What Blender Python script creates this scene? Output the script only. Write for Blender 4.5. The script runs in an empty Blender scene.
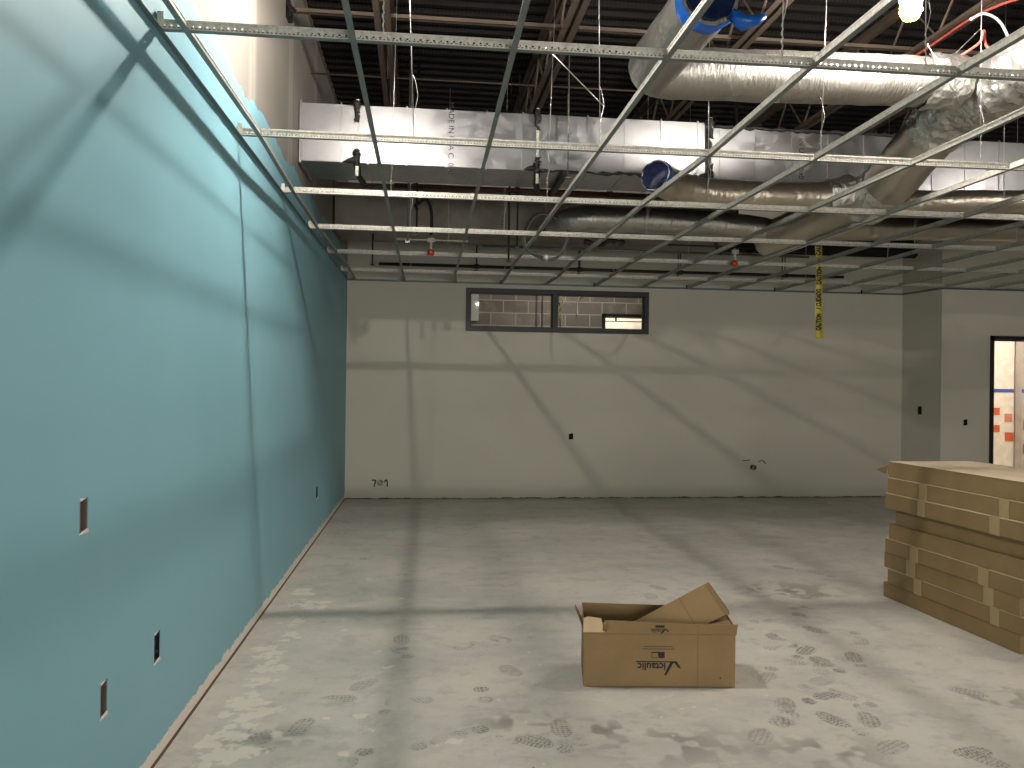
import bpy, bmesh, math, random
import numpy as np
from mathutils import Vector, Matrix, Quaternion, noise
random.seed(7)
PI = math.pi
SC = bpy.context.scene
COL = SC.collection

# ------------------------------------------------------------------ camera
cam_d = bpy.data.cameras.new('camera'); cam = bpy.data.objects.new('camera', cam_d); COL.objects.link(cam)
SC.camera = cam
cam_d.sensor_width = 36.0
cam_d.lens = 776.54 * 36.0 / 1024.0
cam_d.clip_start = 0.05; cam_d.clip_end = 100
Fv = Vector((0.1093, 0.9940, 0.0023)).normalized()
Rv = Vector((0.9939, -0.1093, 0.0123)).normalized()
Uv = Rv.cross(Fv).normalized(); Rv = Fv.cross(Uv).normalized()
M = Matrix((Rv, Uv, -Fv)).transposed().to_4x4(); M.translation = Vector((0, 0, 1.4403))
cam.matrix_world = M

# ------------------------------------------------------------------ light and exposure
LAMP_STRENGTH = 3500.0
LAMP_COLOR = (1.0, 0.925, 0.835)
LAMPS = [  # x, y, z, strength factor, label
    (2.62, 4.00, 3.55, 1.0, 'lit yellow caged bulb hanging above the foil duct at upper right'),
    (-0.35, 3.95, 3.668, 1.0, 'lit caged bulb hung near the teal wall, over the second perforated runner'),
    (5.90, 4.05, 3.60, 0.3, 'lit caged bulb at the far right end of the lamp string'),
    (1.30, -0.60, 3.60, 0.22, 'lit caged bulb above and behind the viewer'),
    (2.30, 11.1, 3.70, 0.30, 'lit caged bulb in the corridor beyond the high window'),
    (3.20, 12.85, 3.3, 0.5, 'lit caged bulb in the far room behind the small inner window'),
    (9.20, 10.9, 3.20, 1.3, 'lit caged bulb in the bright room beyond the black door frame'),
]
ad = bpy.data.lights.new('rear_fill_light', 'AREA'); ad.shape = 'RECTANGLE'; ad.size = 6.4; ad.size_y = 1.9; ad.energy = 340; ad.color = (1.0, 0.95, 0.88)  # fill light added behind the camera to brighten the camera-facing sides
al = bpy.data.objects.new('rear_fill_light', ad); COL.objects.link(al); al.location = (2.6, -5.06, 1.35); al.rotation_euler = (PI/2, 0, 0)
W = bpy.data.worlds.new('world'); SC.world = W; W.use_nodes = True
W.node_tree.nodes['Background'].inputs[0].default_value = (0.9, 0.92, 1, 1)
W.node_tree.nodes['Background'].inputs[1].default_value = 0.02
SC.view_settings.view_transform = 'Standard'
SC.view_settings.look = 'None'
SC.view_settings.gamma = 1.0
SC.view_settings.use_curve_mapping = False
SC.view_settings.exposure = 0.0
SC.cycles.max_bounces = 8
SC.cycles.diffuse_bounces = 5
SC.cycles.glossy_bounces = 4
SC.cycles.transparent_max_bounces = 12
SC.cycles.sample_clamp_indirect = 4.0
SC.cycles.use_denoising = True
SC.cycles.caustics_reflective = False
SC.cycles.caustics_refractive = False

# ------------------------------------------------------------------ materials
def srgb(c):
    return tuple((v/255/12.92 if v/255 <= 0.04045 else ((v/255+0.055)/1.055)**2.4) for v in c) + (1,)

class NT:
    def __init__(s, name):
        s.m = bpy.data.materials.new(name); s.m.use_nodes = True
        s.t = s.m.node_tree; s.b = s.t.nodes['Principled BSDF']
    def n(s, typ, **kw):
        nd = s.t.nodes.new(typ)
        for k, v in kw.items():
            if k.startswith('_'): setattr(nd, k[1:], v)
            else: nd.inputs[k.replace('__', ' ')].default_value = v
        return nd
    def l(s, a, b): s.t.links.new(a, b)
    def math(s, op, a, b=None, c=None, clamp=False):
        nd = s.t.nodes.new('ShaderNodeMath'); nd.operation = op; nd.use_clamp = clamp
        for i, v in enumerate((a, b, c)):
            if v is None: continue
            if isinstance(v, (int, float)): nd.inputs[i].default_value = v
            else: s.l(v, nd.inputs[i])
        return nd.outputs[0]
    def mix(s, f, a, b):
        nd = s.t.nodes.new('ShaderNodeMix'); nd.data_type = 'RGBA'
        for i, v in ((0, f), (6, a), (7, b)):
            if isinstance(v, (int, float, tuple)): nd.inputs[i].default_value = v
            else: s.l(v, nd.inputs[i])
        return nd.outputs[2]
    def obj(s): return s.n('ShaderNodeTexCoord').outputs['Object']
    def noise(s, vec, scale, detail=3, rough=0.5):
        nd = s.n('ShaderNodeTexNoise', Scale=scale, Detail=detail, Roughness=rough); s.l(vec, nd.inputs['Vector']); return nd.outputs['Fac']
    def xyz(s, vec):
        nd = s.n('ShaderNodeSeparateXYZ'); s.l(vec, nd.inputs[0]); return nd.outputs
    def ramp(s, f, a, b):   # smooth 0..1 between a and b
        nd = s.n('ShaderNodeMapRange'); nd.interpolation_type = 'SMOOTHSTEP'
        nd.inputs['From Min'].default_value = a; nd.inputs['From Max'].default_value = b
        s.l(f, nd.inputs['Value']); return nd.outputs[0]
    def bump(s, h, strength, dist=0.01):
        nd = s.n('ShaderNodeBump', Strength=strength, Distance=dist); s.l(h, nd.inputs['Height']); s.l(nd.outputs[0], s.b.inputs['Normal'])

def plain(name, rgb, rough=0.6, metal=0.0, var=0.08, scale=8.0, bump=0.0, bscale=60.0, spec=0.5):
    m = NT(name); c = srgb(rgb); v = m.obj()
    f = m.noise(v, scale, 3)
    lo = tuple(x*(1-var) for x in c[:3])+(1,); hi = tuple(min(1, x*(1+var)) for x in c[:3])+(1,)
    m.l(m.mix(m.ramp(f, 0.3, 0.7), lo, hi), m.b.inputs['Base Color'])
    m.b.inputs['Roughness'].default_value = rough; m.b.inputs['Metallic'].default_value = metal
    m.b.inputs['Specular IOR Level'].default_value = spec
    if bump: m.bump(m.noise(v, bscale, 4), bump)
    return m.m

def mat_left_wall():
    m = NT('teal_painted_drywall'); v = m.obj(); x, y, z = m.xyz(v)
    n1 = m.noise(v, 2.6, 4, 0.5); n2 = m.noise(v, 1.1, 2)
    edge = m.math('ADD', m.math('MULTIPLY', m.math('SUBTRACT', n1, 0.5), 0.30), 3.03)
    top = m.ramp(m.math('SUBTRACT', z, edge), -0.004, 0.006)
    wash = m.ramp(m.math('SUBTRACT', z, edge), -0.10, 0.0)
    n3 = m.noise(v, 9.0, 4, 0.7)
    e2 = m.math('ADD', m.math('MULTIPLY', m.math('SUBTRACT', n3, 0.5), 0.10), 0.058)
    bot = m.ramp(m.math('SUBTRACT', e2, z), -0.003, 0.003)
    # mudded joints every 1.22 m and screw spots on the bare board
    fy = m.math('ABSOLUTE', m.math('SUBTRACT', m.math('FRACT', m.math('DIVIDE', m.math('SUBTRACT', y, 3.92), 1.2192)), 0.5))
    wob = m.math('MULTIPLY', m.math('SUBTRACT', n2, 0.5), 0.04)
    joint = m.ramp(m.math('SUBTRACT', 0.10, m.math('ADD', fy, wob)), 0.0, 0.06)
    joint2 = m.ramp(m.math('SUBTRACT', 0.018, fy), 0.0, 0.01)
    board = m.mix(m.noise(v, 1.7, 3), srgb((128, 123, 116)), srgb((148, 143, 135)))
    board = m.mix(m.math('MULTIPLY', joint, 0.55), board, srgb((176, 171, 162)))
    board = m.mix(m.math('MULTIPLY', joint2, 0.5), board, srgb((136, 131, 122)))
    blue = m.mix(m.ramp(m.noise(v, 0.8, 3), 0.3, 0.7), srgb((122, 168, 180)), srgb((128, 174, 186)))
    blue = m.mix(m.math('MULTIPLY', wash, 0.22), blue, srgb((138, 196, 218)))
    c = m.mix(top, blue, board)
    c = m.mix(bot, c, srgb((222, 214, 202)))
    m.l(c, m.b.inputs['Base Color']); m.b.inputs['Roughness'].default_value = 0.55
    m.b.inputs['Specular IOR Level'].default_value = 0.35
    m.bump(m.noise(v, 90, 3), 0.04, 0.004)
    return m.m

def mat_greige():
    m = NT('greige_painted_wall'); v = m.obj(); x, y, z = m.xyz(v)
    c = m.mix(m.ramp(m.noise(v, 0.7, 3), 0.3, 0.7), srgb((196, 192, 177)), srgb((202, 198, 183)))
    n3 = m.noise(v, 6.0, 4, 0.7)
    e = m.math('ADD', m.math('MULTIPLY', m.math('SUBTRACT', n3, 0.5), 0.06), 0.008)
    c = m.mix(m.ramp(m.math('SUBTRACT', e, z), -0.002, 0.002), c, srgb((60, 52, 44)))
    m.l(c, m.b.inputs['Base Color']); m.b.inputs['Roughness'].default_value = 0.6
    m.b.inputs['Specular IOR Level'].default_value = 0.3
    m.bump(m.noise(v, 110, 3), 0.05, 0.004)
    return m.m

def mat_floor():
    m = NT('dusty_concrete'); v = m.obj(); x, y, z = m.xyz(v)
    warp = m.n('ShaderNodeMapping'); warp.inputs['Scale'].default_value = (0.7, 1.15, 1); m.l(v, warp.inputs[0])
    sv = warp.outputs[0]
    a = m.noise(sv, 0.9, 6, 0.62); b = m.noise(sv, 3.1, 6, 0.7); c_ = m.noise(v, 14, 5, 0.7)
    base = m.mix(m.ramp(a, 0.36, 0.64), srgb((180, 176, 168)), srgb((200, 195, 185)))
    base = m.mix(m.math('MULTIPLY', m.ramp(b, 0.48, 0.62), 0.5), base, srgb((204, 196, 181)))
    base = m.mix(m.math('MULTIPLY', m.ramp(b, 0.46, 0.34), 0.40), base, srgb((158, 156, 151)))
    base = m.mix(m.math('MULTIPLY', m.ramp(c_, 0.6, 0.75), 0.25), base, srgb((205, 200, 190)))
    fm = m.noise(v, 38, 4, 0.75); md = m.noise(v, 5.5, 6, 0.72)
    base = m.mix(m.math('MULTIPLY', m.ramp(md, 0.50, 0.66), 0.38), base, srgb((150, 147, 140)))
    base = m.mix(m.math('MULTIPLY', m.ramp(md, 0.44, 0.32), 0.35), base, srgb((214, 208, 196)))
    base = m.mix(m.math('MULTIPLY', m.ramp(fm, 0.55, 0.72), 0.22), base, srgb((134, 130, 122)))
    # small dark specks and pale crumbs
    vo = m.n('ShaderNodeTexVoronoi', Scale=3.2); m.l(v, vo.inputs['Vector'])
    base = m.mix(m.math('MULTIPLY', m.ramp(vo.outputs['Distance'], 0.022, 0.012), 0.8), base, srgb((58, 52, 46)))
    # dust smears close to the teal wall
    near = m.ramp(x, -0.45, -0.95)
    base = m.mix(m.math('MULTIPLY', m.math('MULTIPLY', near, m.ramp(c_, 0.45, 0.6)), 0.5), base, srgb((205, 196, 182)))
    at = m.n('ShaderNodeAttribute', _attribute_name='stain')
    fl = m.n('ShaderNodeAttribute', _attribute_name='fleck')
    rd = m.n('ShaderNodeAttribute', _attribute_name='chalk')
    base = m.mix(m.math('MULTIPLY', at.outputs['Fac'], 1.0), base, srgb((98, 94, 86)))
    base = m.mix(m.math('MULTIPLY', fl.outputs['Fac'], 0.6), base, srgb((224, 216, 200)))
    base = m.mix(m.math('MULTIPLY', rd.outputs['Fac'], 0.65), base, srgb((205, 110, 95)))
    m.l(base, m.b.inputs['Base Color'])
    r = m.math('ADD', 0.42, m.math('MULTIPLY', b, 0.3)); m.l(r, m.b.inputs['Roughness'])
    m.b.inputs['Specular IOR Level'].default_value = 0.35
    m.bump(m.math('ADD', c_, m.math('MULTIPLY', fl.outputs['Fac'], 0.6)), 0.12, 0.006)
    return m.m

def mat_deck():
    m = NT('dark_acoustic_steel_deck'); v = m.obj(); x, y, z = m.xyz(v)
    dx = m.math('ABSOLUTE', m.math('SUBTRACT', m.math('FRACT', m.math('MULTIPLY', x, 30)), 0.5))
    dy = m.math('ABSOLUTE', m.math('SUBTRACT', m.math('FRACT', m.math('MULTIPLY', y, 30)), 0.5))
    d = m.math('SQRT', m.math('ADD', m.math('MULTIPLY', dx, dx), m.math('MULTIPLY', dy, dy)))
    f = m.noise(v, 2.0, 4)
    base = m.mix(f, srgb((26, 24, 23)), srgb((38, 35, 33)))
    base = m.mix(m.ramp(d, 0.26, 0.18), base, srgb((13, 12, 12)))
    m.l(base, m.b.inputs['Base Color']); m.b.inputs['Roughness'].default_value = 0.8; m.b.inputs['Specular IOR Level'].default_value = 0.15
    return m.m

def mat_foil(name, bumpv=0.5, rough=0.27, col=(222, 214, 202), scale=14, stretch=(1, 1, 1)):
    m = NT(name); v = m.obj()
    m.b.inputs['Base Color'].default_value = srgb(col)
    m.b.inputs['Metallic'].default_value = 0.92
    mp = m.n('ShaderNodeMapping'); mp.inputs['Scale'].default_value = stretch; m.l(v, mp.inputs[0]); v = mp.outputs[0]
    n1 = m.noise(v, scale, 6, 0.6)
    nd = m.n('ShaderNodeTexVoronoi', Scale=scale*1.3, _feature='F1'); m.l(v, nd.inputs['Vector'])
    h = m.math('ADD', n1, m.math('MULTIPLY', nd.outputs['Distance'], 0.5))
    m.l(m.math('ADD', rough, m.math('MULTIPLY', m.noise(v, 3, 3), 0.18)), m.b.inputs['Roughness'])
    m.bump(h, bumpv, 0.02)
    return m.m

def mat_galv(name, col=(205, 206, 206), rough=0.38, scale=30, metal=0.85, ns=2.5, low=0.72):
    m = NT(name); v = m.obj()
    nd = m.n('ShaderNodeTexVoronoi', Scale=scale); m.l(v, nd.inputs['Vector'])
    f = m.ramp(m.noise(v, ns, 5, 0.65), 0.35, 0.62)
    c = srgb(col); lo = tuple(q*low for q in c[:3])+(1,)
    m.l(m.mix(f, lo, c), m.b.inputs['Base Color'])
    m.b.inputs['Metallic'].default_value = metal
    xs = m.xyz(nd.outputs['Color'])
    m.l(m.math('ADD', rough, m.math('MULTIPLY', xs[0], 0.12)), m.b.inputs['Roughness'])
    return m.m

def mat_card(name, col):
    m = NT(name); v = m.obj()
    c = srgb(col)
    f = m.noise(v, 4, 4); g = m.noise(v, 120, 2)
    lo = tuple(q*0.9 for q in c[:3])+(1,); hi = tuple(q*1.07 for q in c[:3])+(1,)
    m.l(m.mix(m.ramp(m.math('ADD', m.math('MULTIPLY', f, 0.7), m.math('MULTIPLY', g, 0.3)), 0.35, 0.65), lo, hi), m.b.inputs['Base Color'])
    m.b.inputs['Roughness'].default_value = 0.75; m.b.inputs['Specular IOR Level'].default_value = 0.25
    wv = m.n('ShaderNodeTexWave', Scale=60); m.l(v, wv.inputs['Vector']); m.bump(wv.outputs['Fac'], 0.03, 0.002)
    return m.m

def mat_cmu():
    m = NT('concrete_block'); v = m.obj(); x, y, z = m.xyz(v)
    mp = m.n('ShaderNodeCombineXYZ'); m.l(x, mp.inputs[0]); m.l(z, mp.inputs[1])
    br = m.n('ShaderNodeTexBrick', Scale=1.0); m.l(mp.outputs[0], br.inputs['Vector'])
    br.inputs['Brick Width'].default_value = 0.40; br.inputs['Row Height'].default_value = 0.20
    br.inputs['Mortar Size'].default_value = 0.009; br.inputs['Mortar Smooth'].default_value = 0.2
    br.inputs['Color1'].default_value = srgb((128, 120, 112)); br.inputs['Color2'].default_value = srgb((152, 142, 132))
    br.inputs['Mortar'].default_value = srgb((196, 186, 172))
    c = m.mix(m.math('MULTIPLY', m.ramp(m.noise(v, 5, 4), 0.5, 0.7), 0.3), br.outputs['Color'], srgb((185, 175, 160)))
    m.l(c, m.b.inputs['Base Color']); m.b.inputs['Roughness'].default_value = 0.9
    return m.m

def mat_emit(name, col, s):
    m = NT(name); m.b.inputs['Emission Color'].default_value = col + (1,); m.b.inputs['Emission Strength'].default_value = s
    m.b.inputs['Base Color'].default_value = (1, 1, 1, 1)
    return m.m

def mat_glass():
    m = NT('clear_pane'); t = m.t; t.nodes.remove(m.b)
    a = t.nodes.new('ShaderNodeBsdfTransparent'); g = t.nodes.new('ShaderNodeBsdfGlossy'); g.inputs['Roughness'].default_value = 0.03
    a.inputs[0].default_value = (0.93, 0.95, 0.95, 1)
    mx = t.nodes.new('ShaderNodeMixShader'); fr = t.nodes.new('ShaderNodeFresnel'); fr.inputs[0].default_value = 1.45
    m.l(m.math('MULTIPLY', fr.outputs[0], 0.25), mx.inputs[0]); m.l(a.outputs[0], mx.inputs[1]); m.l(g.outputs[0], mx.inputs[2])
    m.l(mx.outputs[0], t.nodes['Material Output'].inputs[0])
    return m.m

MT = dict(
    wall_l=mat_left_wall(), wall=mat_greige(), floor=mat_floor(), deck=mat_deck(),
    foil=mat_foil('foil_duct_wrap', 0.34, 0.27, (182, 178, 171), 20, (2.6, .7, .7)), foil_crinkle=mat_foil('crinkled_foil_tape', 1.0, 0.20, (214, 212, 206), 16),
    foil_dull=mat_foil('dull_foil_duct_wrap', 0.32, 0.24, (196, 187, 172), 11, (1.6, .8, .8)),
    galv=mat_galv('galvanized_duct_metal', (172, 172, 173), 0.29, 18, 1.0, 1.2, 0.85), galv_dull=mat_galv('dull_duct_metal', (150, 142, 130), 0.5, 12, 0.6),
    grid=mat_galv('galvanized_grid_steel', (204, 201, 190), 0.45, 60, 0.4, 45, 0.72), gridflange=plain('grey_flange_face', (126, 132, 128), 0.5, 0.35, 0.05),
    angle=plain('grey_wall_angle_face', (104, 118, 120), 0.5, 0.3, 0.06),
    joist=plain('brown_primed_steel', (90, 77, 66), 0.6, 0.1, 0.15, 6), wire=plain('bright_steel_wire', (200, 198, 192), 0.35, 0.8, 0.05),
    black=plain('black_painted_metal', (22, 22, 22), 0.5, 0.2, 0.1), mastic=plain('black_duct_mastic', (30, 29, 28), 0.6, 0, 0.2, 20, 0.5, 40),
    frame=plain('black_frame', (26, 28, 28), 0.45, 0.1, 0.1), pipe=plain('red_brown_pipe', (96, 52, 36), 0.5, 0.2, 0.15),
    darkpipe=plain('dark_steel_pipe', (48, 44, 40), 0.5, 0.3, 0.15), conduit=plain('grey_steel_conduit', (120, 118, 112), 0.45, 0.6, 0.08),
    card=mat_card('brown_cardboard', (142, 118, 82)), card2=mat_card('brown_carton_board', (136, 114, 80)), card_glare=mat_card('cardboard_painted_glare', (196, 178, 152)),  # last one is cardboard with light glare painted into its colour
    cardin=mat_card('inner_cardboard', (128, 104, 70)), tapecard=plain('tan_packing_tape', (164, 142, 104), 0.4, 0, 0.05), patch=plain('pale_kraft_patch', (206, 180, 142), 0.7),
    ink=plain('black_ink', (28, 20, 16), 0.7), blue=plain('blue_plastic_film', (22, 96, 190), 0.25, 0, 0.25, 12, 0.8, 14), darkblue=plain('dark_blue_film', (16, 28, 58), 0.2, 0, 0.3, 12, 0.9, 16),
    hole=plain('dark_cavity', (14, 13, 12), 0.9), boxmetal=plain('galvanized_electrical_box', (120, 108, 98), 0.45, 0.5, 0.1), gyps=plain('white_gypsum_edge', (214, 208, 198), 0.85),
    yellow=plain('yellow_caution_film', (176, 162, 30), 0.45, 0, 0.08), redcap=plain('red_guard_cap', (170, 48, 30), 0.4), cage=plain('yellow_lamp_guard', (236, 196, 30), 0.4),
    redcable=plain('red_cable_jacket', (190, 84, 74), 0.5), whitecable=plain('white_cable_jacket', (206, 200, 192), 0.5), blackhose=plain('black_hose', (26, 25, 24), 0.5), greycable=plain('grey_cable_jacket', (110, 108, 104), 0.5),
    inkfaint=plain('small_dense_print', (78, 60, 42), 0.7, 0, 0.45, 320), tooth_shade=plain('dark_tooth_shade', (92, 90, 84), 0.6, 0.3, 0.05), cmu=mat_cmu(), cream=plain('cream_plaster', (232, 222, 206), 0.7), greywall=plain('pale_grey_plaster', (178, 168, 160), 0.7), orange=plain('orange_tile', (206, 96, 56), 0.5), rust=plain('rust_tile', (150, 70, 50), 0.5),
    pinkt=plain('pink_tile', (214, 130, 110), 0.5), bluet=plain('blue_masking_tape', (60, 84, 170), 0.6), white=plain('white_board', (225, 220, 212), 0.7), plaincon=plain('plain_concrete', (150, 146, 138), 0.8),
    ycable=plain('yellow_cable_jacket', (200, 180, 110), 0.5), brownstrip=plain('brown_track_edge', (86, 70, 58), 0.7), glass=mat_glass(),
)

# ------------------------------------------------------------------ mesh helpers
def T(x, y, z): return Matrix.Translation((x, y, z))
def link(name, me, mat, parent=None):
    o = bpy.data.objects.new(name, me); COL.objects.link(o)
    if mat is not None:
        ms = mat if isinstance(mat, (list, tuple)) else [mat]
        if len(me.materials) == 0:
            for q in ms: me.materials.append(q)
    if parent is not None: o.parent = parent
    return o
class MB:
    def __init__(s): s.b = bmesh.new(); s.mi = 0
    def _tag(s, n0):
        s.b.faces.ensure_lookup_table()
        for f in s.b.faces[n0:]: f.material_index = s.mi
    def box(s, x0, x1, y0, y1, z0, z1, m=None):
        n0 = len(s.b.faces)
        vs = [s.b.verts.new(Vector((x, y, z)) if m is None else m @ Vector((x, y, z))) for x in (x0, x1) for y in (y0, y1) for z in (z0, z1)]
        for q in ((0,1,3,2),(4,6,7,5),(0,4,5,1),(2,3,7,6),(0,2,6,4),(1,5,7,3)): s.b.faces.new([vs[i] for i in q])
        s._tag(n0); return s
    def slab(s, pts, n, t):      # polygon extruded by t along n
        n0 = len(s.b.faces); n = Vector(n).normalized()*t
        a = [s.b.verts.new(Vector(p)) for p in pts]; b = [s.b.verts.new(Vector(p)+n) for p in pts]
        s.b.faces.new(a[::-1]); s.b.faces.new(b)
        k = len(a)
        for i in range(k): s.b.faces.new([a[i], a[(i+1) % k], b[(i+1) % k], b[i]])
        s._tag(n0); return s
    def tube(s, pts, r, seg=10, caps=True, jit=0.0, jf=6.0, smooth=True):
        n0 = len(s.b.faces)
        P = [Vector(p) for p in pts]; n = len(P)
        R = r if isinstance(r, (list, tuple)) else [r]*n
        t0 = (P[1]-P[0]).normalized()
        u = t0.orthogonal().normalized(); rings = []; pt = t0
        for i in range(n):
            t = (P[min(i+1, n-1)]-P[max(i-1, 0)]).normalized()
            u = (pt.rotation_difference(t) @ u); u = (u - t*u.dot(t)).normalized(); pt = t
            w = t.cross(u); ring = []
            for k in range(seg):
                a = 2*PI*k/seg; d = u*math.cos(a)+w*math.sin(a); rr = R[i]
                if jit:
                    j = jit[i] if isinstance(jit, (list, tuple)) else jit
                    q = P[i]+d*rr
                    rr += j*(noise.noise(q*jf)+0.5*noise.noise(q*jf*2.3)+0.35*abs(noise.noise(q*jf*4.7)))
                ring.append(s.b.verts.new(P[i]+d*rr))
            rings.append(ring)
        for i in range(n-1):
            for k in range(seg):
                f = s.b.faces.new([rings[i][k], rings[i][(k+1) % seg], rings[i+1][(k+1) % seg], rings[i+1][k]]); f.smooth = smooth
        if caps:
            s.b.faces.new(rings[0][::-1]); s.b.faces.new(rings[-1])
        s._tag(n0); return s
    def ball(s, c, r, seg=16, sx=1, sy=1, sz=1):
        n0 = len(s.b.faces)
        bmesh.ops.create_uvsphere(s.b, u_segments=seg, v_segments=seg//2, radius=r, matrix=T(*c) @ Matrix.Diagonal((sx, sy, sz, 1)))
        s.b.faces.ensure_lookup_table()
        for f in s.b.faces[n0:]: f.smooth = True
        s._tag(n0); return s
    def mesh(s, name):
        bmesh.ops.recalc_face_normals(s.b, faces=s.b.faces)
        me = bpy.data.meshes.new(name); s.b.to_mesh(me); s.b.free(); return me
    def obj(s, name, mat, parent=None): return link(name, s.mesh(name), mat, parent)

def tag(o, label, cat, group=None, kind=None):
    if label: o['label'] = label
    if cat: o['category'] = cat
    if group: o['group'] = group
    if kind: o['kind'] = kind
    return o
def thing(name, label, cat, loc=(0, 0, 0), rz=0.0, group=None):
    o = bpy.data.objects.new(name, None); COL.objects.link(o); o.location = loc; o.rotation_euler = (0, 0, rz)
    o.empty_display_size = 0.1
    return tag(o, label, cat, group)
def struct(o): o['kind'] = 'structure'; return o
def dup(root, loc=None, rz=None, label=None, group=None):
    r = root.copy(); COL.objects.link(r)
    if loc is not None: r.location = loc
    if rz is not None: r.rotation_euler = (0, 0, rz)
    if label: r['label'] = label
    if group: r['group'] = group
    for ch in list(root.children):
        c = ch.copy(); COL.objects.link(c); c.parent = r
        for g in ch.children:
            d = g.copy(); COL.objects.link(d); d.parent = c
    return r
def smooth_path(pts, n=12):   # Catmull-Rom
    P = [Vector(p) for p in pts]; P = [2*P[0]-P[1]] + P + [2*P[-1]-P[-2]]; out = []
    for i in range(1, len(P)-2):
        for k in range(n):
            t = k/n; a, b, c, d = P[i-1:i+3]
            out.append(0.5*((2*b)+(c-a)*t+(2*a-5*b+4*c-d)*t*t+(3*b-a-3*c+d)*t**3))
    out.append(P[-2]); return out
ORD = ['first', 'second', 'third', 'fourth', 'fifth', 'sixth', 'seventh', 'eighth', 'ninth', 'tenth', 'eleventh', 'twelfth', 'thirteenth', 'fourteenth', 'fifteenth']

# ------------------------------------------------------------------ setting
XW = -1.002; YB = 9.885; XJ = 6.45; YJ = 9.20; HD = 4.45; HG = 2.7366

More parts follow.
